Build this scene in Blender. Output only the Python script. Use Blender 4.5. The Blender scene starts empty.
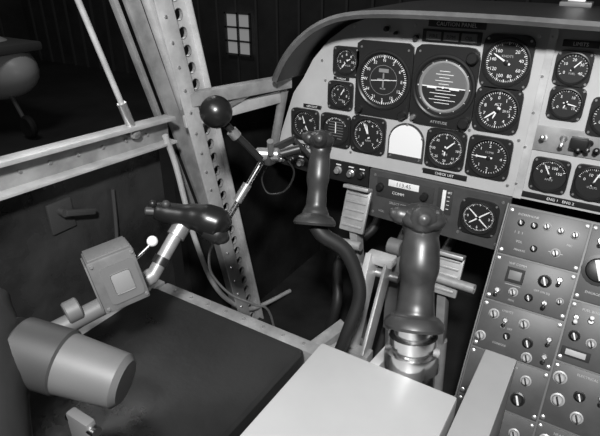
import bpy, bmesh, math, random
from mathutils import Vector, Matrix, Euler
random.seed(4)
PI=math.pi
# ---------------------------------------------------------------- materials
MATS={}
def mat(name,g,rough=.5,metal=0.,var=0.,scale=20.,bump=0.,spec=.5,emit=0.,stretch=None,dist=.002,rvar=0.):
    m=bpy.data.materials.new(name); m.use_nodes=True
    nt=m.node_tree; b=nt.nodes['Principled BSDF']
    b.inputs['Base Color'].default_value=(g,g,g,1)
    b.inputs['Roughness'].default_value=rough
    b.inputs['Metallic'].default_value=metal
    b.inputs['Specular IOR Level'].default_value=spec
    if emit:
        b.inputs['Emission Color'].default_value=(1,1,1,1)
        b.inputs['Emission Strength'].default_value=emit
    if var or bump:
        tc=nt.nodes.new('ShaderNodeTexCoord')
        n=nt.nodes.new('ShaderNodeTexNoise'); n.inputs['Scale'].default_value=scale
        n.inputs['Detail'].default_value=6; n.inputs['Roughness'].default_value=.6
        if stretch:
            mp=nt.nodes.new('ShaderNodeMapping'); mp.inputs['Scale'].default_value=stretch
            nt.links.new(tc.outputs['Object'],mp.inputs[0]); nt.links.new(mp.outputs[0],n.inputs['Vector'])
        else: nt.links.new(tc.outputs['Object'],n.inputs['Vector'])
        if var:
            r=nt.nodes.new('ShaderNodeValToRGB')
            lo=max(0,g*(1-var)); hi=g*(1+var)
            r.color_ramp.elements[0].position=.32; r.color_ramp.elements[1].position=.68
            r.color_ramp.elements[0].color=(lo,lo,lo,1); r.color_ramp.elements[1].color=(hi,hi,hi,1)
            nt.links.new(n.outputs['Fac'],r.inputs[0]); nt.links.new(r.outputs[0],b.inputs['Base Color'])
        if rvar:
            q=nt.nodes.new('ShaderNodeMapRange'); q.inputs[1].default_value=.35;q.inputs[2].default_value=.65
            q.inputs[3].default_value=rough-rvar; q.inputs[4].default_value=rough+rvar
            nt.links.new(n.outputs['Fac'],q.inputs[0]); nt.links.new(q.outputs[0],b.inputs['Roughness'])
        if bump:
            bp=nt.nodes.new('ShaderNodeBump'); bp.inputs['Strength'].default_value=bump; bp.inputs['Distance'].default_value=dist
            nt.links.new(n.outputs['Fac'],bp.inputs['Height']); nt.links.new(bp.outputs[0],b.inputs['Normal'])
    MATS[name]=m; return m
mat('black_plastic',.014,.38)
mat('black_matte',.008,.7)
mat('dial_black',.010,.55)
mat('white_paint',.74,.5)
mat('label_white',.36,.5)
mat('gauge_grey',.20,.5)
mat('mid_grey',.12,.5)
mat('panel_paint',.40,.48,var=.09,scale=8)
mat('console_paint',.055,.45,var=.15,scale=30)
mat('label_grey',.035,.5)
mat('frame_metal',.32,.42,.4,var=.30,scale=18,bump=.25)
mat('frame_light',.50,.42,.3,var=.22,scale=18,bump=.12)
mat('chrome',.75,.18,1.)
mat('steel',.5,.32,.8)
mat('knob_light',.40,.4,.2)
mat('cushion_vinyl',.014,.33,0,var=.5,scale=4,bump=.5,dist=.008,rvar=.10)
mat('box_paint',.33,.42,.1,var=.06,scale=6)
mat('strip_paint',.26,.4,.1,var=.07,scale=8)
mat('switchbox_paint',.11,.5,var=.15,scale=40)
mat('grip_bakelite',.026,.38,0,var=.35,scale=25)
mat('grip_black',.010,.3)
mat('boot_rubber',.013,.5)
mat('hood_black',.012,.5,var=.3,scale=20)
mat('hood_edge',.09,.45,var=.3,scale=20)
mat('door_dark',.022,.28,0,var=.8,scale=4,bump=.6,dist=.01,rvar=.12)
mat('side_dark',.010,.35,0,var=.8,scale=5,bump=.5,dist=.01)
mat('floor_dark',.010,.6,var=.5,scale=12)
mat('nose_dark',.006,.7)
mat('bolster_grey',.10,.5,var=.08,scale=10)
mat('pedal_metal',.34,.42,.4,var=.25,scale=20)
mat('hangar_wall',.05,.7,var=.35,scale=1.5)
mat('hangar_rib',.09,.7)
mat('hangar_floor',.05,.5,var=.3,scale=1)
mat('aircraft_white',.6,.4)
mat('tire',.02,.6)
mat('daylight_pane',.5,.5,emit=.16)
# ---------------------------------------------------------------- builder
GL={}
def glyph(s):
    if s in GL: return GL[s]
    c=bpy.data.curves.new('tmp','FONT'); c.body=s; c.size=1; c.resolution_u=2
    c.align_x='CENTER'
    o=bpy.data.objects.new('tmp',c); bpy.context.scene.collection.objects.link(o)
    dg=bpy.context.evaluated_depsgraph_get(); dg.update()
    me=o.evaluated_get(dg).to_mesh()
    vs=[v.co.copy() for v in me.vertices]; fs=[tuple(p.vertices) for p in me.polygons]
    o.evaluated_get(dg).to_mesh_clear()
    bpy.data.objects.remove(o); bpy.data.curves.remove(c)
    GL[s]=(vs,fs); return GL[s]
def frame(o,x,y):
    x=Vector(x).normalized(); y=Vector(y); z=x.cross(y).normalized(); y=z.cross(x)
    m=Matrix((x,y,z)).transposed().to_4x4(); m.translation=Vector(o); return m
def axisM(p0,p1,ref=(0,0,1)):
    p0=Vector(p0);z=(Vector(p1)-p0).normalized(); r=Vector(ref)
    if abs(z.dot(r))>.98: r=Vector((0,1,0)) if abs(z.y)<.9 else Vector((1,0,0))
    x=r.cross(z).normalized(); y=z.cross(x)
    m=Matrix((x,y,z)).transposed().to_4x4(); m.translation=p0; return m
class MB:
    def __init__(s,M=None): s.v=[];s.f=[];s.m=[];s.slots=[];s.M=M or Matrix()
    def add(s,vs,fs,m,L=None):
        T=s.M@L if L is not None else s.M
        n=len(s.v); s.v+= [T@Vector(v) for v in vs]
        if m not in s.slots: s.slots.append(m)
        k=s.slots.index(m)
        for f in fs: s.f.append([i+n for i in f]); s.m.append(k)
    def box(s,c,d,m,bev=0,L=None,seg=2):
        bm=bmesh.new(); bmesh.ops.create_cube(bm,size=1)
        for v in bm.verts: v.co=Vector((v.co.x*d[0]+c[0],v.co.y*d[1]+c[1],v.co.z*d[2]+c[2]))
        if bev: bmesh.ops.bevel(bm,geom=bm.edges[:],offset=bev,segments=seg,affect='EDGES',profile=.6)
        bm.verts.index_update()
        s.add([v.co.copy() for v in bm.verts],[[v.index for v in f.verts] for f in bm.faces],m,L); bm.free()
    def lathe(s,prof,m,L=None,seg=24,cap=True,ex=1,ey=1):
        vs=[];fs=[]
        for r,h in prof:
            for i in range(seg):
                a=2*PI*i/seg; vs.append((r*math.cos(a)*ex,r*math.sin(a)*ey,h))
        for j in range(len(prof)-1):
            for i in range(seg):
                k=(i+1)%seg; fs.append([j*seg+i,j*seg+k,(j+1)*seg+k,(j+1)*seg+i])
        if cap:
            if prof[0][0]>1e-6: fs.append([i for i in range(seg)][::-1])
            if prof[-1][0]>1e-6: fs.append([(len(prof)-1)*seg+i for i in range(seg)])
        s.add(vs,fs,m,L)
    def cyl(s,p0,p1,r,m,r1=None,seg=20,bev=0):
        L=axisM(p0,p1); h=(Vector(p1)-Vector(p0)).length; r1=r if r1 is None else r1
        pr=[(r,0),(r1,h)] if not bev else [(r-bev,0),(r,bev),(r1,h-bev),(r1-bev,h)]
        s.lathe(pr,m,L,seg)
    def ball(s,c,r,m,sc=(1,1,1),seg=24):
        vs=[];n=14
        L=Matrix.Translation(Vector(c))@Matrix.Diagonal((sc[0],sc[1],sc[2],1))
        s.lathe([(max(1e-5,r*math.sin(PI*i/n)),-r*math.cos(PI*i/n)) for i in range(n+1)],m,L,seg,cap=False)
    def beam(s,p0,p1,w,h,m,ref=(1,0,0),bev=0):
        L=axisM(p0,p1,ref); l=(Vector(p1)-Vector(p0)).length   # local y ~ ref
        s.box((0,0,l/2),(w,h,l),m,bev,L)
    def sweep(s,pts,rad,m,seg=18,sub=6,ex=1.,ey=1.,ref=(0,1,0),closed=False):
        P=[Vector(p) for p in pts]; n=len(P)
        if not hasattr(rad,'__len__'): rad=[rad]*n
        Q=[];Rr=[]
        for i in range(n if closed else n-1):
            if closed: a,b,c,d=P[i-1],P[i],P[(i+1)%n],P[(i+2)%n]; r0,r1=rad[i],rad[(i+1)%n]
            else: a=P[max(i-1,0)];b=P[i];c=P[i+1];d=P[min(i+2,n-1)]; r0,r1=rad[i],rad[i+1]
            for k in range(sub):
                t=k/sub
                def cr(a,b,c,d): return .5*((2*b)+(c-a)*t+(2*a-5*b+4*c-d)*t*t+(3*b-a-3*c+d)*t**3)
                Q.append(cr(a,b,c,d)); Rr.append(r0+(r1-r0)*(t*t*(3-2*t)))
        if not closed: Q.append(P[-1]);Rr.append(rad[-1])
        vs=[];fs=[];N=len(Q); x=None
        for i in range(N):
            tg=(Q[(i+1)%N]-Q[i-1]) if closed else (Q[min(i+1,N-1)]-Q[max(i-1,0)])
            tg.normalize()
            if x is None:
                x=Vector(ref).cross(tg)
                if x.length<1e-3: x=Vector((1,0,0)).cross(tg)
            x=(x-tg*x.dot(tg)).normalized(); y=tg.cross(x)
            for k in range(seg):
                a=2*PI*k/seg; vs.append(Q[i]+x*(Rr[i]*ex*math.cos(a))+y*(Rr[i]*ey*math.sin(a)))
        for i in range(N if closed else N-1):
            j=(i+1)%N
            for k in range(seg):
                l=(k+1)%seg; fs.append([i*seg+k,i*seg+l,j*seg+l,j*seg+k])
        if not closed:
            fs.append(list(range(seg))[::-1]); fs.append([(N-1)*seg+k for k in range(seg)])
        s.add(vs,fs,m)
    def prism(s,poly,z0,z1,m,L=None):
        n=len(poly); vs=[(x,y,z0) for x,y in poly]+[(x,y,z1) for x,y in poly]
        fs=[list(range(n))[::-1],[n+i for i in range(n)]]+[[i,(i+1)%n,n+(i+1)%n,n+i] for i in range(n)]
        s.add(vs,fs,m,L)
    def quad(s,cx,cy,w,h,z,m,ang=0):
        c,q=math.cos(ang),math.sin(ang)
        s.add([(cx+x*c-y*q,cy+x*q+y*c,z) for x,y in((-w/2,-h/2),(w/2,-h/2),(w/2,h/2),(-w/2,h/2))],[[0,1,2,3]],m)
    def text(s,t,x,y,size,z,m='white_paint',ang=0):
        vs,fs=glyph(t)
        L=Matrix.Translation((x,y,z))@Matrix.Rotation(ang,4,'Z')@Matrix.Scale(size,4)@Matrix.Translation((0,-.36,0))
        s.add(vs,fs,m,L)
    def holed(s,out,r,z0,z1,m,c=(0,0)):
        """rounded-rect plate with a round hole; out=(half_w,half_h,corner)"""
        hw,hh,cr=out; N=48; O=[];I=[]
        for i in range(N):
            a=2*PI*(i+.5)/N; dx,dy=math.cos(a),math.sin(a)
            t=min(hw/abs(dx) if abs(dx)>1e-9 else 9,hh/abs(dy) if abs(dy)>1e-9 else 9)
            x,y=dx*t,dy*t
            ax,ay=abs(x),abs(y); qx,qy=ax-(hw-cr),ay-(hh-cr)
            if qx>0 and qy>0:
                l=math.hypot(qx,qy)
                if l>cr: qx*=cr/l;qy*=cr/l
                x=math.copysign(hw-cr+qx,x);y=math.copysign(hh-cr+qy,y)
            O.append((x,y)); I.append((r*dx,r*dy))
        vs=[(x,y,z1) for x,y in O]+[(x,y,z1) for x,y in I]+[(x,y,z0) for x,y in O]+[(x,y,z0) for x,y in I]
        fs=[]
        for i in range(N):
            j=(i+1)%N
            fs+= [[i,j,N+j,N+i],[2*N+i,2*N+j,j,i],[N+i,N+j,3*N+j,3*N+i]]
        s.add([(x+c[0],y+c[1],z) for x,y,z in vs],fs,m)
    def done(s,name,parent=None,bevel=0,ang=35):
        me=bpy.data.meshes.new(name); me.from_pydata([tuple(v) for v in s.v],[],s.f)
        for k in s.slots: me.materials.append(MATS[k])
        me.polygons.foreach_set('material_index',s.m)
        me.polygons.foreach_set('use_smooth',[True]*len(s.f)); me.update()
        me.set_sharp_from_angle(angle=math.radians(ang))
        o=bpy.data.objects.new(name,me); bpy.context.scene.collection.objects.link(o)
        if parent: o.parent=parent
        return o
def empty(name):
    o=bpy.data.objects.new(name,None); o.empty_display_size=.05; bpy.context.scene.collection.objects.link(o); return o
# panel frame: local x=right, y=up, z=towards pilot
def PF(x,z,y=1.09): return frame((x,y,z),(1,0,0),(0,0,1))

# ================================================================ instrument panel
mb=MB(PF(0,0))
outline=[(-.755,-.452),(-.70,-.30),(-.672,-.262),(-.645,-.215),(-.604,-.168),(-.556,-.134),(-.50,-.113),(-.42,-.105),(-.30,-.104),(.20,-.109),(.20,-.452)]
mb.prism(outline,-.012,-.0003,'panel_paint')
mb.prism([(-.150,-.452),(-.134,-.452),(-.128,-.104),(-.141,-.104)],-.0003,.004,'frame_light')
for z in (-.13,-.2,-.27,-.34,-.42):
    mb.lathe([(.003,.004),(.0025,.0055)],'steel',Matrix.Translation((-.137-.012*(-z-.1)/.35,z,0)),10)
for x,z in ((-.62,-.215),(-.54,-.135),(-.40,-.125),(-.27,-.125),(-.16,-.13),(-.62,-.325),(-.445,-.325),(-.26,-.325),(-.16,-.33),(-.70,-.42),(-.535,-.425),(-.35,-.43),(-.165,-.43),(-.61,-.26)):
    mb.lathe([(.0035,0),(.003,.0015)],'steel',Matrix.Translation((x,z,0)),10)
panel=mb.done('instrument_panel')

mb=MB(PF(0,0))
mb.prism([(-.762,-.492),(-.755,-.4525),(-.482,-.4525),(-.482,-.505),(-.60,-.505)],-.012,.003,'black_plastic')
for i,x in enumerate((-.735,-.705,-.675,-.64,-.60,-.565,-.53,-.50)):
    k=('steel','black_plastic','white_paint')[i%3]
    mb.lathe([(.010,.003),(.010,.006),(.0075,.008),(.007,.016),(.006,.017)],k if k!='white_paint' else 'gauge_grey',Matrix.Translation((x,-.478+.002*(i%2),0)),14)
    mb.quad(x,-.462,.014,.003,.0035,'white_paint')
mb.done('switch_strip')

# ---------------------------------------------------------------- gauges
def gauge(name,x,z,r,h,labels=(),ticks=40,major=5,needles=((.7,.6),),a0=0,a1=360,tsize=.3,trad=.62,hh=None,corner=None,
          knob=None,extra=None,py=1.09,ring='black_plastic',dial='dial_black'):
    M=PF(x,z,py); mb=MB(M); hh=hh or h
    mb.holed((h,hh,corner if corner is not None else h*.28),r*1.0,0,.006,'black_plastic')
    mb.lathe([(r*1.14,.006),(r*1.12,.0085),(r*1.05,.009),(r,.007),(r*.98,.003)] if r*1.14<h*1.02 else [(r*1.05,.006),(r*1.04,.008),(r,.007),(r*.98,.003)],ring,None,40,cap=False)
    mb.lathe([(r*.99,.0015),(r*.99,.0022)],dial,None,40)
    for sx in(-1,1):
        for sy in(-1,1):
            mb.lathe([(.0026,.006),(.002,.0075)],'steel',Matrix.Translation((sx*h*.83,sy*hh*.83,0)),8)
    n=ticks
    for i in range(n+(0 if a1-a0>=360 else 1)):
        a=math.radians(90-(a0+(a1-a0)*i/n)); mj=(i%major==0)
        l=r*(.13 if mj else .08); w=r*(.040 if mj else .020); rr=r*.93-l/2
        mb.quad(rr*math.cos(a),rr*math.sin(a),l,w,.0026,'white_paint',a)
    L=len(labels)
    for i,t in enumerate(labels):
        if not t: continue
        den=L if a1-a0>=360 else L-1
        a=math.radians(90-(a0+(a1-a0)*i/den))
        mb.text(t,r*trad*math.cos(a),r*trad*math.sin(a),r*tsize,.0027)
    for j,(ln,ad) in enumerate(needles):
        a=math.radians(90-ad); c,q=math.cos(a),math.sin(a); w=r*.045
        pts=[(-.2*r,-w),(ln*r*.8,-w*.8),(ln*r,0),(ln*r*.8,w*.8),(-.2*r,w)]
        mb.prism([(px*c-py_*q,px*q+py_*c) for px,py_ in pts],.0036+.0009*j,.0041+.0009*j,'white_paint')
    if needles: mb.lathe([(r*.11,.0025),(r*.11,.0062),(r*.08,.0068)],'black_plastic',None,14)
    if knob:
        kx,ky,kr=knob
        mb.lathe([(kr,.006),(kr,.016),(kr*.8,.019)],'black_plastic',Matrix.Translation((kx,ky,0)),16)
    if extra: extra(mb,r)
    return mb.done(name)
def cap_text(t,dx,dy,s=.2,m='label_white'):
    return lambda mb,r: mb.text(t,dx*r,dy*r,s*r,.0027,m)
gauge('torque_indicator',-.555,-.211,.026,.033,['0','2','4','6','8','10',''],30,5,((.75,215),(.5,60)),-140,140,.3,.6,extra=cap_text('TORQUE',0,-.35))
gauge('turbine_temperature_indicator',-.567,-.290,.026,.033,['','2','4','6','8','10'],30,5,((.8,30),),-150,150,.3,.6,extra=cap_text('TEMP',0,-.4))
def hdg(mb,r):
    mb.lathe([(r*.56,.0027),(r*.545,.0027)],'gauge_grey',None,40,cap=False)
    mb.quad(0,-.05*r,r*.06,r*.62,.003,'gauge_grey'); mb.quad(0,.02*r,r*.5,r*.06,.003,'gauge_grey'); mb.quad(0,-.32*r,r*.22,r*.05,.003,'gauge_grey')
    mb.quad(r*.02,0,r*1.05,r*.025,.0034,'white_paint',math.radians(5))
    mb.quad(0,r*.36,r*.4,r*.14,.003,'gauge_grey')
    for sx in(-1,1): mb.lathe([(.009,.006),(.009,.015),(.007,.018)],'black_plastic',Matrix.Translation((sx*.053,-.070,0)),16)
gauge('heading_indicator',-.462,-.243,.058,.066,['N','3','6','E','12','15','S','21','24','W','30','33'],72,6,(),0,360,.16,.74,hh=.082,corner=.012,extra=hdg)
def att(mb,r):
    sky=[(r*.78*math.cos(a),r*.78*math.sin(a)) for a in [PI*i/24 for i in range(25)]]
    gnd=[(r*.78*math.cos(a),r*.78*math.sin(a)) for a in [PI+PI*i/24 for i in range(25)]]
    mb.prism(sky,.0022,.0026,'mid_grey'); mb.prism(gnd,.0022,.0026,'dial_black')
    mb.lathe([(r*.90,.0026),(r*.84,.0044),(r*.78,.0026)],'gauge_grey',None,48,cap=False)
    mb.quad(0,0,r*1.54,r*.035,.003,'white_paint')
    for i in range(1,6):
        w=(.62 if i%2==0 else .36)*r
        mb.quad(0,i*r*.11,w,r*.020,.003,'white_paint'); mb.quad(0,-i*r*.11,w*1.5,r*.020,.003,'white_paint')
    for sx in(-1,1): mb.quad(sx*r*.40,-.03*r,r*.34,r*.05,.005,'white_paint')
    mb.lathe([(r*.04,.004),(r*.04,.006)],'white_paint',None,12)
    for sx,sy in((1,1),(1,-1)): mb.lathe([(.010,.006),(.0115,.010),(.0115,.020),(.009,.023)],'black_plastic',Matrix.Translation((sx*.055,sy*.066,0)),18)
    mb.lathe([(.006,.006),(.005,.014)],'steel',Matrix.Translation((-.058,-.070,0)),12)
    mb.text('ATTITUDE',0,-.074,.008,.0063,'label_white')
gauge('attitude_indicator',-.326,-.243,.060,.068,[],12,3,(),0,360,hh=.084,corner=.02,extra=att)
gauge('airspeed_indicator',-.209,-.181,.041,.047,['','20','40','60','80','100','120','140','160'],64,4,((.75,300),),0,360,.22,.66,corner=.018,extra=cap_text('KNOTS',0,.28,.16),hh=.051)
def alt(mb,r):
    mb.quad(r*.42,0,r*.42,r*.22,.003,'black_matte'); mb.text('29.92',r*.45,0,r*.17,.0034)
    mb.text('ALT',0,.3*r,r*.2,.0027)
gauge('altimeter',-.211,-.275,.039,.0455,list('0123456789'),50,5,((.8,230),(.5,200)),0,360,.24,.66,corner=.014,extra=alt)
gauge('oil_pressure_indicator',-.664,-.375,.033,.040,['0','','20','','40','','60'],30,5,((.7,-20),(.55,150)),-150,150,.26,.62,corner=.012,extra=cap_text('OIL',0,-.35))
def turn(mb,r):
    for i in range(7):
        y=(i-3)*r*.2; mb.quad(0,y,r*1.5*math.cos(math.asin(min(1,abs(y)/r)))*.8,r*.06,.0027,'mid_grey')
    mb.quad(0,r*.2,r*.07,r*.8,.004,'white_paint'); mb.lathe([(r*.12,.003),(r*.1,.006)],'black_plastic',Matrix.Translation((0,-r*.55,0)),14)
gauge('turn_and_slip_indicator',-.577,-.376,.034,.041,[],24,4,(),-60,60,corner=.012,extra=turn)
gauge('rotor_tachometer',-.490,-.374,.038,.044,['0','1','2','3','4','5','6','7'],40,5,((.85,-25),(.7,-10)),-150,150,.24,.66,corner=.012,extra=cap_text('RPM',0,-.35))
gauge('radio_magnetic_indicator',-.305,-.375,.038,.044,['0','5','10','15','20','25','30','35'],60,5,((.7,45),(.4,180)),0,360,.2,.68,corner=.012,extra=cap_text('RMI',0,-.3))
gauge('vertical_speed_indicator',-.212,-.376,.038,.045,['0','1','2','3','4','3','2','1'],40,5,((.8,-90),),-90,270,.24,.66,corner=.012,extra=cap_text('CLIMB',0,.3,.16))
mb=MB(PF(-.396,-.374)); 
arch=lambda r,b:[(r*math.cos(a),r*math.sin(a)) for a in [PI*i/20 for i in range(21)]]+[(-r,-b),(r,-b)]
mb.prism(arch(.043,.045),0,.003,'label_grey'); mb.prism(arch(.039,.032)[:],.003,.005,'white_paint')
for a in(20,90,160): mb.lathe([(.0026,.003),(.002,.0065)],'steel',Matrix.Translation((.040*math.cos(math.radians(a)),.040*math.sin(math.radians(a)),0)),8)
for sx in(-1,1): mb.lathe([(.0026,.003),(.002,.0065)],'steel',Matrix.Translation((sx*.035,-.038,0)),8)
mb.done('instrument_blanking_cover')
gauge('fuel_pressure_gauge',-.092,-.181,.026,.031,['0','10','20','30','40'],20,5,((.75,40),),-120,120,.28,.6,corner=.012,extra=cap_text('FUEL',0,-.35))
gauge('oil_temperature_gauge',-.090,-.245,.026,.031,['0','5','10','15'],24,4,((.75,100),(.4,200)),-120,120,.28,.6,corner=.012,extra=cap_text('OIL',0,-.35))
gauge('ammeter',-.090,-.390,.031,.035,['0','50','100','150'],20,5,((.8,-30),),-70,70,.26,.55,corner=.010,extra=cap_text('AMPS',0,-.3))
gauge('voltmeter',-.012,-.390,.031,.035,['0','10','20','30'],20,5,((.8,20),),-70,70,.26,.55,corner=.010,extra=cap_text('VOLTS',0,-.3))
gauge('fuel_quantity_gauge',-.012,-.262,.030,.036,['0','2','4','6'],24,4,((.8,20),),-120,120,.26,.6,corner=.01)
gauge('exhaust_temperature_gauge',.068,-.262,.030,.036,['0','2','4','6'],24,4,((.8,20),),-120,120,.26,.6,corner=.01)
gauge('gas_producer_tachometer',-.010,-.178,.026,.031,['0','2','4','6'],24,4,((.8,80),),-120,120,.26,.6,corner=.01)
def placard(name,x,z,w,h,lines,s=.010,py=1.09,m='black_plastic'):
    mb=MB(PF(x,z,py)); mb.box((0,0,.0012),(w,h,.0024),m,.0006)
    for i,t in enumerate(lines):
        mb.text(t,0,h*(.5-(i+.5)/len(lines)),s,.0026)
    return mb.done(name)
placard('warning_placard',-.315,-.118,.115,.014,['CAUTION PANEL'],.0105)
mb=MB(PF(-.322,-.142)); mb.box((0,0,.002),(.120,.024,.004),'black_plastic',.001)
for i in range(3): mb.box((-.036+.036*i,0,.0045),(.031,.017,.002),'gauge_grey',.0008); mb.text(('FIRE','RPM','OIL')[i],-.036+.036*i,0,.010,.0058,'black_matte')
mb.done('annunciator_light_panel')
mb=MB(PF(0,0))
for x,z,r in((-.462,-.135,.006),(-.44,-.142,.004),(-.395,-.148,.006)):
    mb.lathe([(r,0),(r,.008),(r*.6,.014)],'black_plastic',Matrix.Translation((x,z,0)),12)
    mb.lathe([(r*1.5,0),(r*1.4,.002)],'steel',Matrix.Translation((x,z,0)),6)
mb.done('indicator_lamp')
placard('limits_placard',-.088,-.138,.06,.012,['LIMITS'],.009)
placard('engine_placard',-.06,-.440,.15,.012,['ENG 1   ENG 2'],.008)
placard('airspeed_limit_placard',-.66,-.432,.08,.010,['MAX 120 KTS'],.008)
placard('checklist_placard',-.30,-.433,.10,.012,['CHECK LIST'],.008)
placard('temperature_placard',-.645,-.327,.05,.009,['GEN OUT'],.007)
placard('torque_placard',-.567,-.251,.04,.007,['TORQUE'],.006)
mb=MB(PF(-.07,-.318))
mb.box((0,0,.0015),(.125,.05,.003),'frame_metal',.0008)
for dx,dy in((-.045,.0),(.035,.006),(-.01,.008),(.05,-.01),(.02,-.014)):
    mb.lathe([(.007,.003),(.007,.006),(.004,.007),(.003,.02),(.005,.028),(.002,.031)],'black_plastic' if dx>0 else 'steel',Matrix.Translation((dx,dy,0))@Matrix.Rotation(.35*(1 if dy>0 else -1),4,'X'),12)
mb.box((.018,.004,.012),(.03,.022,.018),'black_plastic',.003)
mb.done('switch_cluster')

# radio / clock sub panel
mb=MB(PF(0,0,1.08))
mb.prism([(-.478,-.575),(-.476,-.4535),(-.150,-.4535),(-.150,-.582)],-.012,0,'console_paint')
mb.box((-.385,-.492,.001),(.14,.05,.002),'label_grey',.0006)
mb.box((-.388,-.476,.0028),(.075,.016,.002),'white_paint',.0006)
mb.text('113.45',-.388,-.476,.014,.0042,'black_matte')
for x in(-.445,-.335): mb.lathe([(.009,.002),(.009,.012),(.007,.015)],'black_plastic',Matrix.Translation((x,-.49,0)),16)
mb.text('COMM',-.40,-.50,.010,.0025); mb.text('SELECT OFF TEST',-.39,-.528,.008,.0004,'label_white'); mb.text('VOL',-.44,-.555,.008,.0004,'label_white')
mb.box((-.289,-.493,.001),(.034,.062,.002),'label_grey',.0006); mb.box((-.291,-.49,.003),(.008,.05,.003),'white_paint',.0006); mb.text('FT',-.278,-.47,.008,.0025)
for i in range(5): mb.quad(-.281,-.47-.01*i,.006,.0015,.0024,'white_paint')
for x,z in((-.462,-.465),(-.462,-.562),(-.165,-.466),(-.165,-.568),(-.30,-.565),(-.25,-.56)): mb.lathe([(.0035,0),(.003,.0015)],'steel',Matrix.Translation((x,z,0)),10)
mb.done('radio_subpanel')
gauge('cockpit_clock',-.210,-.512,.035,.042,['','','','3','','','6','','','9','',''],60,5,((.9,50),(.9,-50),(.9,130),(.7,-130)),0,360,.24,.66,corner=.02,py=1.08)

# ================================================================ glareshield
mb=MB()
path=[(-.725,-.345),(-.700,-.30),(-.678,-.255),(-.650,-.205),(-.610,-.162),(-.560,-.130),(-.50,-.112),(-.40,-.104),(-.217,-.103),(-.05,-.106),(.22,-.109)]
def dens(path,k=5):
    out=[];n=len(path)
    for i in range(n-1):
        a,b,c,d=[Vector(path[j]) for j in(max(i-1,0),i,i+1,min(i+2,n-1))]
        for s_ in range(k):
            t=s_/k; out.append(.5*((2*b)+(c-a)*t+(2*a-5*b+4*c-d)*t*t+(3*b-a-3*c+d)*t**3))
    out.append(Vector(path[-1])); return out
D=dens(path[2:] ,5)
def off(D,o):
    r=[]
    for i,p in enumerate(D):
        t=(D[min(i+1,len(D)-1)]-D[max(i-1,0)]).normalized(); r.append(p+Vector((-t.y,t.x))*o)
    return r
inn=off(D,.0015); out=off(D,.016); mid=off(D,.009)
n=len(D)
def strip(A,ya,B,yb,m):
    vs=[(p.x,ya,p.y) for p in A]+[(p.x,yb,p.y) for p in B]
    mb.add(vs,[[i,i+1,n+i+1,n+i] for i in range(n-1)],m)
strip(inn,1.10,inn,.985,'hood_black'); strip(inn,.985,mid,.979,'hood_edge'); strip(mid,.979,out,.985,'hood_edge')
strip(out,.985,out,1.30,'hood_black'); strip(inn,1.10,out,1.30,'hood_black')
e=[(inn[0].x,1.10,inn[0].y),(inn[0].x,.985,inn[0].y),(mid[0].x,.979,mid[0].y),(out[0].x,.985,out[0].y),(out[0].x,1.3,out[0].y)]
mb.add(e,[[0,1,2,3,4]],'hood_black')
mb.done('glareshield')
mb=MB()
mb.beam((-.130,1.285,-.10),(-.135,1.40,.4),.034,.02,'frame_light',(0,1,0),.003)
mb.box((-.128,1.27,-.085),(.06,.04,.01),'mid_grey',.002)
mb.done('windshield_centre_post')

# ================================================================ centre console
UP=Vector((0,.478,.878)); NRM=Vector((0,-.878,.478)); O=Vector((-.149,1.055,-.4535))
CM=frame(O,(1,0,0),UP)
console=empty('center_console')
mb=MB(CM)
mb.box((.155,-.30,-.03),(.31,.60,.058),'mid_grey',.002)
mb.box((-.0015,-.30,-.02),(.003,.60,.05),'mid_grey',.0005)
mb.done('console_body',console)
mb=MB(frame((-.145,0,0),(0,1,0),(0,0,1)))   # local x=+Y, y=+Z, z=+X
mb.prism([(1.07,-.50),(.80,-.98),(1.07,-.98)],0,.30,'label_grey'); mb.done('console_pedestal',console)
def knob(mb,u,v,r,m='black_plastic',h=.014,ang=None):
    T=Matrix.Translation((u,v,0))
    mb.lathe([(r*1.15,.003),(r*1.15,.0055),(r*.9,.0065),(r*.82,h),(r*.6,h+.002)],m,T,18)
    if ang is not None:
        mb.box((0,0,h+.003),(r*.3,r*1.5,.003),'white_paint' if m=='black_plastic' else 'black_matte',.0004,T@Matrix.Rotation(ang,4,'Z'))
def toggle(mb,u,v,m='chrome',t=.35,s=1.):
    T=Matrix.Translation((u,v,.003))@Matrix.Scale(s,4)
    mb.lathe([(.006,0),(.006,.003),(.0045,.005)],'steel',T,6)
    mb.lathe([(.0022,.003),(.0026,.012),(.0042,.018),(.0036,.021),(.001,.0225)],m,T@Matrix.Rotation(t,4,'X'),12)
def module(name,u0,v0,w,h,items,m='console_paint'):
    mb=MB(CM@Matrix.Translation((u0,v0,0)))
    mb.box((w/2,-h/2,.0015),(w-.002,h-.002,.003),m,.0008)
    for a in(.006,w-.006):
        for b in(.008,h-.008):
            mb.lathe([(.0042,.003),(.0042,.0042),(.002,.005)],'steel',Matrix.Translation((a,-b,0)),12)
    for it in items:
        k=it[0]
        if k=='k': knob(mb,it[1],-it[2],it[3],it[4] if len(it)>4 else 'black_plastic',ang=it[5] if len(it)>5 else .4)
        elif k=='t': toggle(mb,it[1],-it[2],it[3] if len(it)>3 else 'chrome',it[4] if len(it)>4 else .4,it[5] if len(it)>5 else 1.)
        elif k=='x': mb.text(it[3],it[1],-it[2],(it[4] if len(it)>4 else .006)*.82,.0032,'label_white')
        elif k=='d':
            mb.box((it[1],-it[2],.004),(it[3],it[4],.003),'black_matte',.0006); mb.box((it[1],-it[2],.0056),(it[3]*.7,it[4]*.6,.001),it[5] if len(it)>5 else 'mid_grey',.0002)
        elif k=='l': mb.quad(it[1],-it[2],it[3],it[4],.0033,'label_white')
    mb.done(name,console)
W=.152; KL='knob_light'
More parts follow.
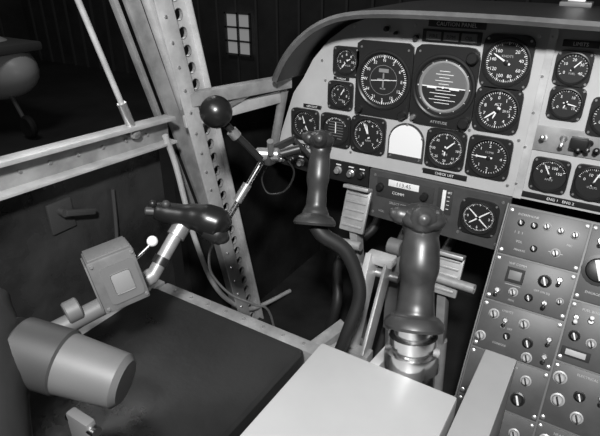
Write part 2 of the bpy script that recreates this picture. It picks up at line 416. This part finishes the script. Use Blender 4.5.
module('intercom_panel',.002,-.004,W,.100,[('k',.078,.026,.007,KL),('k',.104,.028,.007,KL),('k',.130,.030,.007,KL),
  ('k',.055,.030,.006),('k',.03,.030,.006),('k',.105,.073,.008,KL),('l',.105,.073,.026,.0012),('x',.04,.013,'INTERPHONE',.008),('x',.03,.05,'1  2  3',.008),('x',.035,.068,'VOL',.008),('x',.04,.085,'PRIVATE',.007),('k',.065,.075,.006),('x',.125,.052,'MIC',.007)])
module('vhf_radio_panel',.002,-.106,W,.095,[('d',.045,.035,.034,.03),('k',.10,.030,.011),('x',.045,.012,'VHF COMM',.008),('t',.02,.072),('k',.05,.068,.008,KL),('k',.08,.07,.007),
  ('t',.11,.072,'black_plastic'),('x',.10,.052,'OFF ON SQ',.007),('x',.05,.085,'FREQ',.006),('k',.135,.06,.006,KL),('l',.045,.055,.03,.001),('t',.125,.02)])
module('light_switch_panel',.002,-.203,W,.100,[('k',.026,.024,.009,KL),('k',.085,.026,.009,KL),('k',.012,.075,.009,KL),('t',.05,.03),('k',.06,.06,.006),
  ('k',.10,.06,.009),('k',.105,.088,.009,KL),('x',.05,.012,'LIGHTS',.008),('x',.055,.045,'BRT  OFF',.007),('x',.05,.08,'CONSOLE',.007),('t',.135,.04),('t',.135,.075)])
module('navigation_panel',.002,-.305,W,.100,[('k',.04,.03,.009),('k',.075,.028,.010,KL),('k',.115,.03,.009,KL),('d',.05,.065,.05,.02),('k',.11,.07,.012),('x',.075,.012,'NAVIGATION',.008),('t',.02,.085),('x',.06,.09,'TEST',.007)])
module('transponder_panel',.002,-.407,W,.110,[('k',.03,.03,.010,KL),('k',.07,.04,.012),('k',.12,.035,.009,KL),('d',.07,.08,.06,.02),('x',.075,.012,'IFF',.008)])
module('autopilot_panel',.156,-.004,W,.15,[('k',.03,.085,.026,'black_plastic'),('x',.05,.015,'STAB AUG',.009),('k',.08,.03,.008,KL),('t',.02,.03),('x',.03,.13,'ENGAGE',.008)])
module('fuel_switch_panel',.156,-.156,W,.12,[('t',.015,.03,'white_paint'),('t',.04,.03,'white_paint',-.4),('k',.02,.065,.009),('k',.05,.07,.008,KL),('x',.04,.012,'FUEL BOOST',.008),('d',.03,.098,.05,.018,'label_white'),('t',.08,.04)])
module('electrical_panel',.156,-.278,W,.12,[('k',.016,.028,.011,KL),('k',.022,.07,.011,KL),('k',.055,.05,.009),('k',.06,.09,.010,KL),('x',.06,.012,'ELECTRICAL',.008),('t',.09,.04)])
module('heater_panel',.156,-.40,W,.11,[('k',.02,.03,.010,KL),('k',.06,.03,.011),('k',.03,.075,.016),('x',.04,.012,'HEAT',.009),('t',.08,.07)])

# ================================================================ door frame
door=empty('door_frame')
C0=Vector((-.8,.789,-.074)); dirn=Vector((0,.213,-.977)); wv=Vector((0,.977,.213))
PM=frame(C0,wv,-dirn)     # local x fwd, y up, z=+X (inboard)
mb=MB(PM)
pitch=.037; y=.30; a,b=-.006,.050; cx=(a+b)/2; hw=(b-a)/2
while y>-1.02:
    mb.holed((hw,pitch/2,.00001),.0115,-.003,0,'frame_light',(cx,y)); 
    mb.lathe([(.0125,0),(.0125,.0015),(.0115,.0015),(.0115,-.006)],'frame_metal',Matrix.Translation((cx,y,0)),20,cap=False)
    y-=pitch
mb.box((cx,-.36,-.045),(.056,1.36,.004),'black_matte')
mb.box((a-.002,-.36,-.012),(.004,1.36,.066),'frame_metal',.001)
mb.box((-.027,-.36,.020),(.042,1.36,.004),'frame_light',.001)
mb.box((b+.002,-.36,-.005),(.004,1.36,.040),'frame_light',.001)
y=.28
while y>-1.0:
    mb.lathe([(.004,.022),(.003,.0245),(.001,.025)],'steel',Matrix.Translation((-.033,y,0)),8); y-=.05
mb.done('perforated_post',door)
mb=MB()
mb.beam((-.835,.665,.15),(-.835,.885,-.56),.010,.034,'frame_metal',(0,1,0),.001)
mb.beam((-.825,.695,.15),(-.825,.905,-.53),.020,.012,'frame_light',(0,1,0),.001)
mb.beam((-.84,.628,.15),(-.84,.848,-.56),.014,.010,'frame_metal',(0,1,0),.001)
mb.done('jamb_strip',door)
mb=MB()
mb.sweep([(-.79,.735,-.33),(-.79,.755,-.40),(-.79,.772,-.50),(-.79,.790,-.60),(-.79,.835,-.745),(-.79,.90,-.85),(-.79,.998,-.935),(-.79,1.2,-.99)],.0065,'frame_light',10,6)
mb.done('seal_tube',door)
mb=MB()
mb.beam((-.815,.0,-.295),(-.815,.765,-.325),.052,.010,'frame_metal',(1,0,0),.001)
mb.beam((-.80,.0,-.268),(-.80,.765,-.300),.008,.032,'frame_light',(1,0,0),.001)
mb.beam((-.80,.0,-.322),(-.80,.765,-.351),.006,.028,'frame_light',(1,0,0),.001)
for i in range(12):
    y=.1+i*.055; mb.lathe([(.004,0),(.003,.003)],'steel',frame((-.8095,y,-.299-.04*(y-.1)),(0,1,0),(0,0,1)),8)
mb.done('sill_rail',door)
mb=MB(); mb.box((-.85,.37,-.66),(.02,.78,.62),'door_dark',.004)
mb.box((-.837,.50,-.43),(.006,.05,.06),'label_grey',.002); mb.cyl((-.835,.50,-.42),(-.82,.50,-.42),.008,'label_grey'); mb.beam((-.82,.50,-.42),(-.82,.56,-.44),.012,.008,'label_grey',(1,0,0),.002)
mb.sweep([(-.835,.62,-.42),(-.83,.60,-.55),(-.83,.55,-.66),(-.835,.45,-.72)],.004,'label_grey',8,6)
mb.done('lower_door_skin',door)
mb=MB(); mb.cyl((-.80,.50,.24),(-.80,.661,-.295),.0055,'frame_light',seg=12); mb.cyl((-.80,.646,-.245),(-.80,.664,-.305),.009,'steel',seg=12)
mb.ball((-.80,.666,-.308),.012,'steel'); mb.done('support_strut',door)
mb=MB()
mb.beam((-.795,.80,-.272),(-.700,1.07,-.268),.026,.030,'frame_metal',(0,0,1),.003)
mb.beam((-.795,.80,-.318),(-.715,1.07,-.306),.012,.026,'frame_light',(0,0,1),.002)
mb.beam((-.775,.85,-.318),(-.735,.97,-.276),.008,.014,'steel',(0,0,1),.001)
mb.cyl((-.71,1.062,-.29),(-.755,1.072,-.46),.011,'frame_metal')
mb.done('cowl_bar',door)

# ================================================================ lever with ball knob
mb=MB()
mb.ball((-.593,.675,-.239),.0285,'grip_black')
mb.cyl((-.585,.688,-.262),(-.545,.735,-.335),.0065,'black_plastic')
mb.cyl((-.578,.695,-.275),(-.572,.702,-.287),.010,'steel')
mb.done('ball_knob_lever')
mb=MB()
mb.cyl((-.575,.76,-.338),(-.535,.782,-.338),.013,'steel',bev=.003)
mb.box((-.56,.775,-.345),(.035,.03,.025),'label_grey',.005)
mb.beam((-.55,.77,-.33),(-.60,.93,-.36),.010,.014,'label_grey',(0,0,1),.002)
mb.beam((-.60,.93,-.36),(-.61,1.065,-.47),.012,.012,'label_grey',(0,0,1),.002)
mb.cyl((-.56,.765,-.345),(-.60,.675,-.47),.0055,'chrome'); mb.cyl((-.575,.73,-.39),(-.585,.708,-.42),.009,'steel')
mb.cyl((-.53,.78,-.335),(-.50,.80,-.325),.009,'black_plastic'); mb.cyl((-.54,.76,-.33),(-.53,.745,-.30),.006,'steel')
mb.done('lever_quadrant')
mb=MB()
mb.sweep([(-.60,.675,-.47),(-.615,.665,-.50),(-.635,.67,-.54),(-.65,.69,-.60),(-.63,.72,-.66),(-.60,.76,-.70),(-.58,.80,-.75),(-.58,.84,-.98)],.0028,'steel',8,6)
mb.done('control_cable')
mb=MB()
mb.sweep([(-.54,.80,-.35),(-.52,.81,-.38),(-.535,.80,-.42),(-.57,.79,-.43),(-.585,.79,-.40),(-.57,.80,-.37)],.002,'black_plastic',8,6,closed=True)
mb.done('wire_loop')

# ================================================================ collective lever
mb=MB()
mb.sweep([(-.607,.519,-.366),(-.600,.523,-.368),(-.585,.531,-.372),(-.565,.541,-.375),(-.545,.551,-.377),(-.527,.559,-.381),(-.512,.567,-.387),(-.502,.571,-.394),(-.497,.573,-.399)],[.006,.015,.0175,.0185,.022,.0265,.0265,.018,.006],'grip_black',22,5)
mb.sweep([(-.525,.552,-.392),(-.508,.560,-.403),(-.498,.562,-.412),(-.495,.562,-.416)],[.018,.018,.012,.004],'black_plastic',18,5)
mb.ball((-.583,.527,-.354),.007,'label_grey'); mb.ball((-.60,.515,-.352),.006,'black_plastic')
mb.lathe([(.007,0),(.007,.012),(.005,.014)],'label_grey',axisM((-.60,.515,-.366),(-.618,.498,-.362)),12)
mb.cyl((-.562,.538,-.390),(-.563,.520,-.404),.015,'steel'); mb.cyl((-.563,.524,-.40),(-.566,.459,-.455),.011,'frame_metal',bev=.001)
mb.cyl((-.5645,.49,-.428),(-.565,.48,-.437),.0135,'black_plastic')
mb.cyl((-.566,.465,-.449),(-.59,.40,-.47),.013,'frame_metal')
mb.cyl((-.585,.40,-.465),(-.648,.215,-.495),.014,'mid_grey'); mb.cyl((-.60,.355,-.455),(-.607,.335,-.458),.017,'mid_grey',bev=.002)
mb.cyl((-.62,.30,-.464),(-.635,.255,-.472),.019,'black_plastic',bev=.002)
mb.M=frame((-.566,.400,-.412),(.45,.88,.15),(-.15,.10,.97))
mb.box((0,0,0),(.066,.082,.058),'switchbox_paint',.004)
mb.holed((.024,.029,.006),.014,.029,.031,'mid_grey',(.004,-.002)); mb.box((.004,-.002,.0305),(.028,.032,.003),'gauge_grey',.004)
for a in(-.027,.029):
    for b_ in(-.034,.034): mb.lathe([(.003,.029),(.002,.0315)],'steel',Matrix.Translation((a,b_,0)),8)
mb.box((0,.042,0),(.06,.003,.052),'mid_grey',.001)
mb.box((-.034,0,0),(.003,.07,.048),'mid_grey',.001)
mb.M=Matrix()
mb.ball((-.560,.470,-.388),.0085,'white_paint'); mb.cyl((-.562,.465,-.394),(-.575,.435,-.415),.0028,'chrome')
mb.done('collective_lever')

# ================================================================ cyclic sticks
def cyclic(name,top,bot,s,gm,extra,fat=1.):
    top=Vector(top);bot=Vector(bot); ax=(top-bot); u=ax.normalized()
    aft=Vector((.35,-.9,.0)); aft=(aft-u*aft.dot(u)).normalized(); side=u.cross(aft)
    P=lambda t,a=0,b=0: bot+ax*t+aft*a*s+side*b*s
    mb=MB()
    rr=[.034,.033,.024,.0175*fat,.0165*fat,.0195*fat,.0185*fat,.0170*fat,.019*fat,.023*fat,.019*fat,.010*fat,.002]
    mb.sweep([P(0),P(.05),P(.10),P(.2),P(.35,.002),P(.5,.005),P(.65,.004),P(.76,0),P(.84,-.001),P(.92,.004),P(.975,.008),P(1.0,.010),P(1.008,.010)],
             [x*s for x in rr],gm,24,5,ex=1,ey=.92)
    mb.sweep([P(.89,.006),P(.90,.022),P(.90,.031),P(.90,.034)],[.017*s*fat,.013*s*fat,.008*s,.002*s],gm,18,4)
    mb.sweep([P(.90,0,0),P(.93,.004,-.022*fat),P(.94,.006,-.030*fat),P(.94,.006,-.033*fat)],[.014*s,.012*s,.007*s,.002*s],gm,16,4)
    mb.lathe([(.004*s,0),(.004*s,.005*s),(.003*s,.006*s)],'label_grey',axisM(P(.955,.012,.014),P(1.0,.016,.026)),12)
    mb.lathe([(.005*s,0),(.005*s,.006*s)],'black_plastic',axisM(P(.80,-.012),P(.79,-.028)),12)
    mb.sweep([P(.86,-.012),P(.80,-.024),P(.70,-.026),P(.64,-.020)],[.005*s,.0045*s,.004*s,.003*s],'black_plastic',10,5)
    mb.lathe([(.036*s,-.006*s),(.038*s,-.002*s),(.036*s,.004*s),(.030*s,.010*s)],gm,axisM(bot,top),28)
    extra(mb,P,u); return mb.done(name)
def ex1(mb,P,u):
    mb.sweep([(-.402,.692,-.414),(-.385,.695,-.432),(-.351,.710,-.458),(-.327,.712,-.502),(-.316,.704,-.548),(-.328,.679,-.625),(-.35,.67,-.74),(-.36,.68,-1.0)],[.013,.014,.0135,.0125,.012,.012,.014,.022],'boot_rubber',18,7)
cyclic('cyclic_stick',(-.430,.760,-.271),(-.403,.693,-.409),.98,'grip_bakelite',ex1,1.05)
def ex2(mb,P,u):
    b=Vector((-.155,.515,-.414)); e_=Vector((-.148,.505,-.475)); L=axisM(b,e_)
    mb.lathe([(.024,-.005),(.024,.006),(.0305,.008),(.0305,.018),(.027,.020),(.027,.027),(.034,.029),(.035,.036),(.035,.052),(.030,.055),(.030,.09),(.02,.10)],'chrome',L,32)
    mb.cyl(e_+Vector((0,0,-.03)),(-.14,.56,-1.0),.02,'steel')
cyclic('cyclic_stick',(-.180,.580,-.281),(-.155,.516,-.408),1.0,'grip_bakelite',ex2,1.28)

# ================================================================ foreground box
hb=empty('control_housing_box')
mb=MB()
mb.box((-.170,.16,-.57),(.180,.62,.24),'box_paint',.004)
mb.done('housing_cover',hb)
mb=MB()
mb.box((-.056,.29,-.575),(.040,.58,.236),'strip_paint',.003)
mb.box((-.078,.29,-.59),(.005,.56,.20),'label_grey')
mb.done('housing_side_duct',hb)

# ================================================================ seat
seat=empty('pilot_seat')
mb=MB(); mb.box((-.545,.22,-.632),(.365,.76,.06),'cushion_vinyl',.014,seg=3); 
mb.sweep([(-.725,.59,-.607),(-.365,.59,-.607)],.004,'boot_rubber',8,3)
mb.done('seat_cushion',seat)
mb=MB(); mb.box((-.545,.245,-.70),(.38,.78,.075),'frame_metal',.004)
mb.box((-.545,.628,-.645),(.385,.03,.045),'frame_metal',.004); mb.box((-.745,.245,-.64),(.02,.78,.05),'frame_metal',.003)
mb.box((-.545,.25,-.86),(.30,.5,.26),'label_grey',.005)
for i in range(8): mb.lathe([(.004,0),(.003,.003)],'steel',Matrix.Translation((-.70+.045*i,.628,-.6225)),8)
mb.done('seat_frame',seat)
mb=MB()
mb.cyl((-.47,.227,-.392),(-.385,.260,-.412),.035,'bolster_grey',.030,seg=36,bev=.006)
mb.cyl((-.50,.215,-.385),(-.448,.236,-.397),.0365,'label_grey',seg=36,bev=.003)
mb.cyl((-.50,.215,-.385),(-.62,.17,-.40),.034,'black_matte',seg=30)
mb.box((-.41,.215,-.47),(.035,.012,.07),'mid_grey',.003); mb.beam((-.405,.21,-.50),(-.40,.17,-.60),.03,.006,'frame_metal',(0,1,0),.001)
mb.cyl((-.43,.215,-.445),(-.385,.215,-.445),.006,'chrome')
mb.done('harness_reel',seat)
mb=MB(); 
mb.sweep([(-.56,.23,-.345),(-.53,.195,-.365),(-.495,.16,-.40),(-.46,.12,-.49),(-.43,.10,-.60),(-.42,.09,-.66)],[.020,.040,.050,.055,.055,.05],'cushion_vinyl',20,6)
mb.box((-.62,.06,-.53),(.10,.26,.22),'black_matte',.03,seg=3)
mb.done('side_bolster',seat)

# ================================================================ pedals and brackets
def pedal(name,c,w,h,extra=None,tilt=.35):
    M=frame(c,(1,0,0),(0,math.sin(tilt),math.cos(tilt))); mb=MB(M)
    mb.box((0,0,0),(w,h,.010),'pedal_metal',.004)
    for i in range(5): mb.box((0,(i-2)*h*.18,.0065),(w*.8,.005,.004),'pedal_metal',.001)
    mb.box((0,h*.5,.012),(w,.008,.03),'pedal_metal',.002)
    mb.M=Matrix()
    if extra: extra(mb)
    return mb.done(name)
c=Vector((-.450,.955,-.505))
pedal('rudder_pedal',c,.06,.10,lambda m:(m.beam((-.45,.96,-.55),(-.435,.98,-.75),.02,.03,'pedal_metal',(0,1,0),.003),m.cyl((-.435,.98,-.75),(-.42,.98,-.99),.015,'pedal_metal'),m.cyl((-.50,.93,-.585),(-.42,.93,-.578),.011,'pedal_metal')))
pedal('rudder_pedal',(-.235,.955,-.60),.07,.09,lambda m:(m.beam((-.235,.965,-.64),(-.23,.99,-.8),.02,.03,'pedal_metal',(0,1,0),.003),m.cyl((-.23,.99,-.8),(-.22,.99,-.99),.015,'pedal_metal'),m.cyl((-.32,.95,-.61),(-.165,.93,-.60),.010,'pedal_metal')))
mb=MB()
mb.beam((-.345,.95,-.555),(-.34,.945,-.78),.030,.02,'mid_grey',(0,1,0),.004); mb.cyl((-.36,.94,-.56),(-.33,.94,-.56),.018,'mid_grey',bev=.002); mb.cyl((-.34,.945,-.78),(-.33,.95,-.99),.012,'mid_grey')
mb.done('pedal_arm')
mb=MB()
mb.beam((-.372,.885,-.565),(-.345,.745,-.70),.014,.045,'frame_light',(0,1,.6),.003)
mb.beam((-.335,.885,-.575),(-.315,.745,-.71),.008,.035,'frame_metal',(0,1,.6),.003)
mb.box((-.352,.885,-.565),(.06,.03,.02),'frame_light',.004)
mb.cyl((-.40,.885,-.60),(-.31,.885,-.60),.010,'steel')
mb.beam((-.33,.75,-.70),(-.32,.74,-.99),.05,.03,'frame_metal',(0,1,0),.003)
mb.done('control_bracket')
mb=MB()
mb.beam((-.44,.70,-.77),(-.36,.82,-.73),.03,.012,'frame_metal',(0,0,1),.002)
mb.beam((-.47,.72,-.80),(-.40,.84,-.74),.03,.05,'frame_metal',(0,0,1),.002)
mb.beam((-.42,.72,-.78),(-.42,.72,-.99),.02,.02,'frame_metal',(0,1,0),.002)
mb.beam((-.28,.66,-.70),(-.235,.80,-.64),.02,.05,'frame_light',(0,0,1),.004)
mb.beam((-.26,.70,-.70),(-.26,.70,-.99),.03,.03,'frame_metal',(0,1,0),.002)
mb.done('floor_linkage_bracket')
mb=MB()
mb.sweep([(-.52,1.30,-.55),(-.50,1.20,-.66),(-.56,1.10,-.74),(-.52,1.02,-.82),(-.55,1.0,-.98)],.014,'boot_rubber',14,6)
mb.sweep([(-.40,1.32,-.58),(-.42,1.18,-.68),(-.38,1.08,-.76),(-.40,1.02,-.98)],.010,'label_grey',12,6)
mb.sweep([(-.28,1.32,-.62),(-.30,1.15,-.70),(-.27,1.05,-.82),(-.28,1.02,-.98)],.012,'label_grey',12,6)
mb.done('duct_hose')

# ================================================================ cockpit shell
mb=MB(); mb.box((-.30,.55,-1.02),(1.2,2.0,.04),'floor_dark'); mb.done('floor_cockpit')
mb=MB(); mb.box((-.30,1.52,-.72),(1.2,.03,.60),'nose_dark'); mb.done('wall_nose')
mb=MB(); mb.box((-.86,1.17,-.66),(.02,.70,.68),'side_dark'); mb.done('wall_cockpit_side')
# ================================================================ hangar
mb=MB(); mb.box((-3,3,-2.35),(26,22,.1),'hangar_floor'); mb.done('floor')
mb=MB(); mb.box((-3,8.05,.8),(26,.1,6.3),'hangar_wall')
for i in range(40): mb.box((-14+i*.45,7.98,.8),(.04,.04,6.3),'hangar_rib')
mb.done('wall_back')
mb=MB(); mb.box((-13.05,0,.8),(.1,16,6.3),'hangar_wall')
for i in range(34): mb.box((-12.98,-7.5+i*.45,.8),(.04,.04,6.3),'hangar_rib')
mb.done('wall_left')
mb=MB(); cx_,cz_=-6.28,-1.26; y_=7.94
mb.box((cx_,y_,cz_),(.56,.02,.72),'daylight_pane')
for dx in(-.28,0,.28): mb.box((cx_+dx,y_-.03,cz_),(.035,.04,.76),'hangar_rib')
for dz in(-.36,-.12,.12,.36): mb.box((cx_,y_-.03,cz_+dz),(.60,.04,.03),'hangar_rib')
mb.done('window_1')
mb=MB()
mb.ball((-7.95,4.1,-1.40),1.0,'aircraft_white',(1.1,.5,.46),32); mb.box((-7.95,4.0,-1.08),(2.0,.9,.12),'mid_grey',.04); mb.box((-7.95,3.62,-1.42),(1.6,.1,.05),'mid_grey',.02)
mb.cyl((-7.3,4,-1.6),(-7.02,4,-2.08),.03,'mid_grey')
mb.lathe([(.04,-.04),(.13,-.05),(.16,-.02),(.16,.02),(.13,.05),(.04,.04)],'tire',frame((-6.98,4,-2.12),(1,0,0),(0,0,1)),24)
mb.done('parked_aircraft')

# ================================================================ camera / light
cam=bpy.data.cameras.new('camera'); cam.lens=31.2; cam.sensor_width=36; cam.clip_start=.02
co=bpy.data.objects.new('camera',cam); bpy.context.scene.collection.objects.link(co)
co.location=(0,0,0); co.rotation_euler=Euler((math.radians(90-26.6),0,math.radians(32)),'XYZ')
bpy.context.scene.camera=co
def area(name,loc,tgt,size,p):
    l=bpy.data.lights.new(name,'AREA'); l.energy=p; l.size=size; l.shape='DISK'
    o=bpy.data.objects.new(name,l); bpy.context.scene.collection.objects.link(o); o.location=loc
    o.rotation_euler=(Vector(tgt)-Vector(loc)).to_track_quat('-Z','Y').to_euler()
area('flash_lamp',(.12,-.30,.55),(-.3,1.0,-.42),.12,40)
area('fill_lamp',(-.45,-.1,.6),(-.4,.9,-.5),.5,4)
area('sheen_light',(-1.9,1.5,1.0),(-.5,.4,-.6),.9,9)  # added soft source out of view, gives sheen on cushion and stick rims
area('hangar_fill',(-5,2,3.4),(-7,6,-2),1.5,40)  # added unseen fill, lifts the dark hangar so its details show
w=bpy.data.worlds.new('world'); bpy.context.scene.world=w; w.use_nodes=True
w.node_tree.nodes['Background'].inputs[0].default_value=(.5,.5,.5,1); w.node_tree.nodes['Background'].inputs[1].default_value=.07
bpy.context.scene.view_settings.view_transform='Standard'
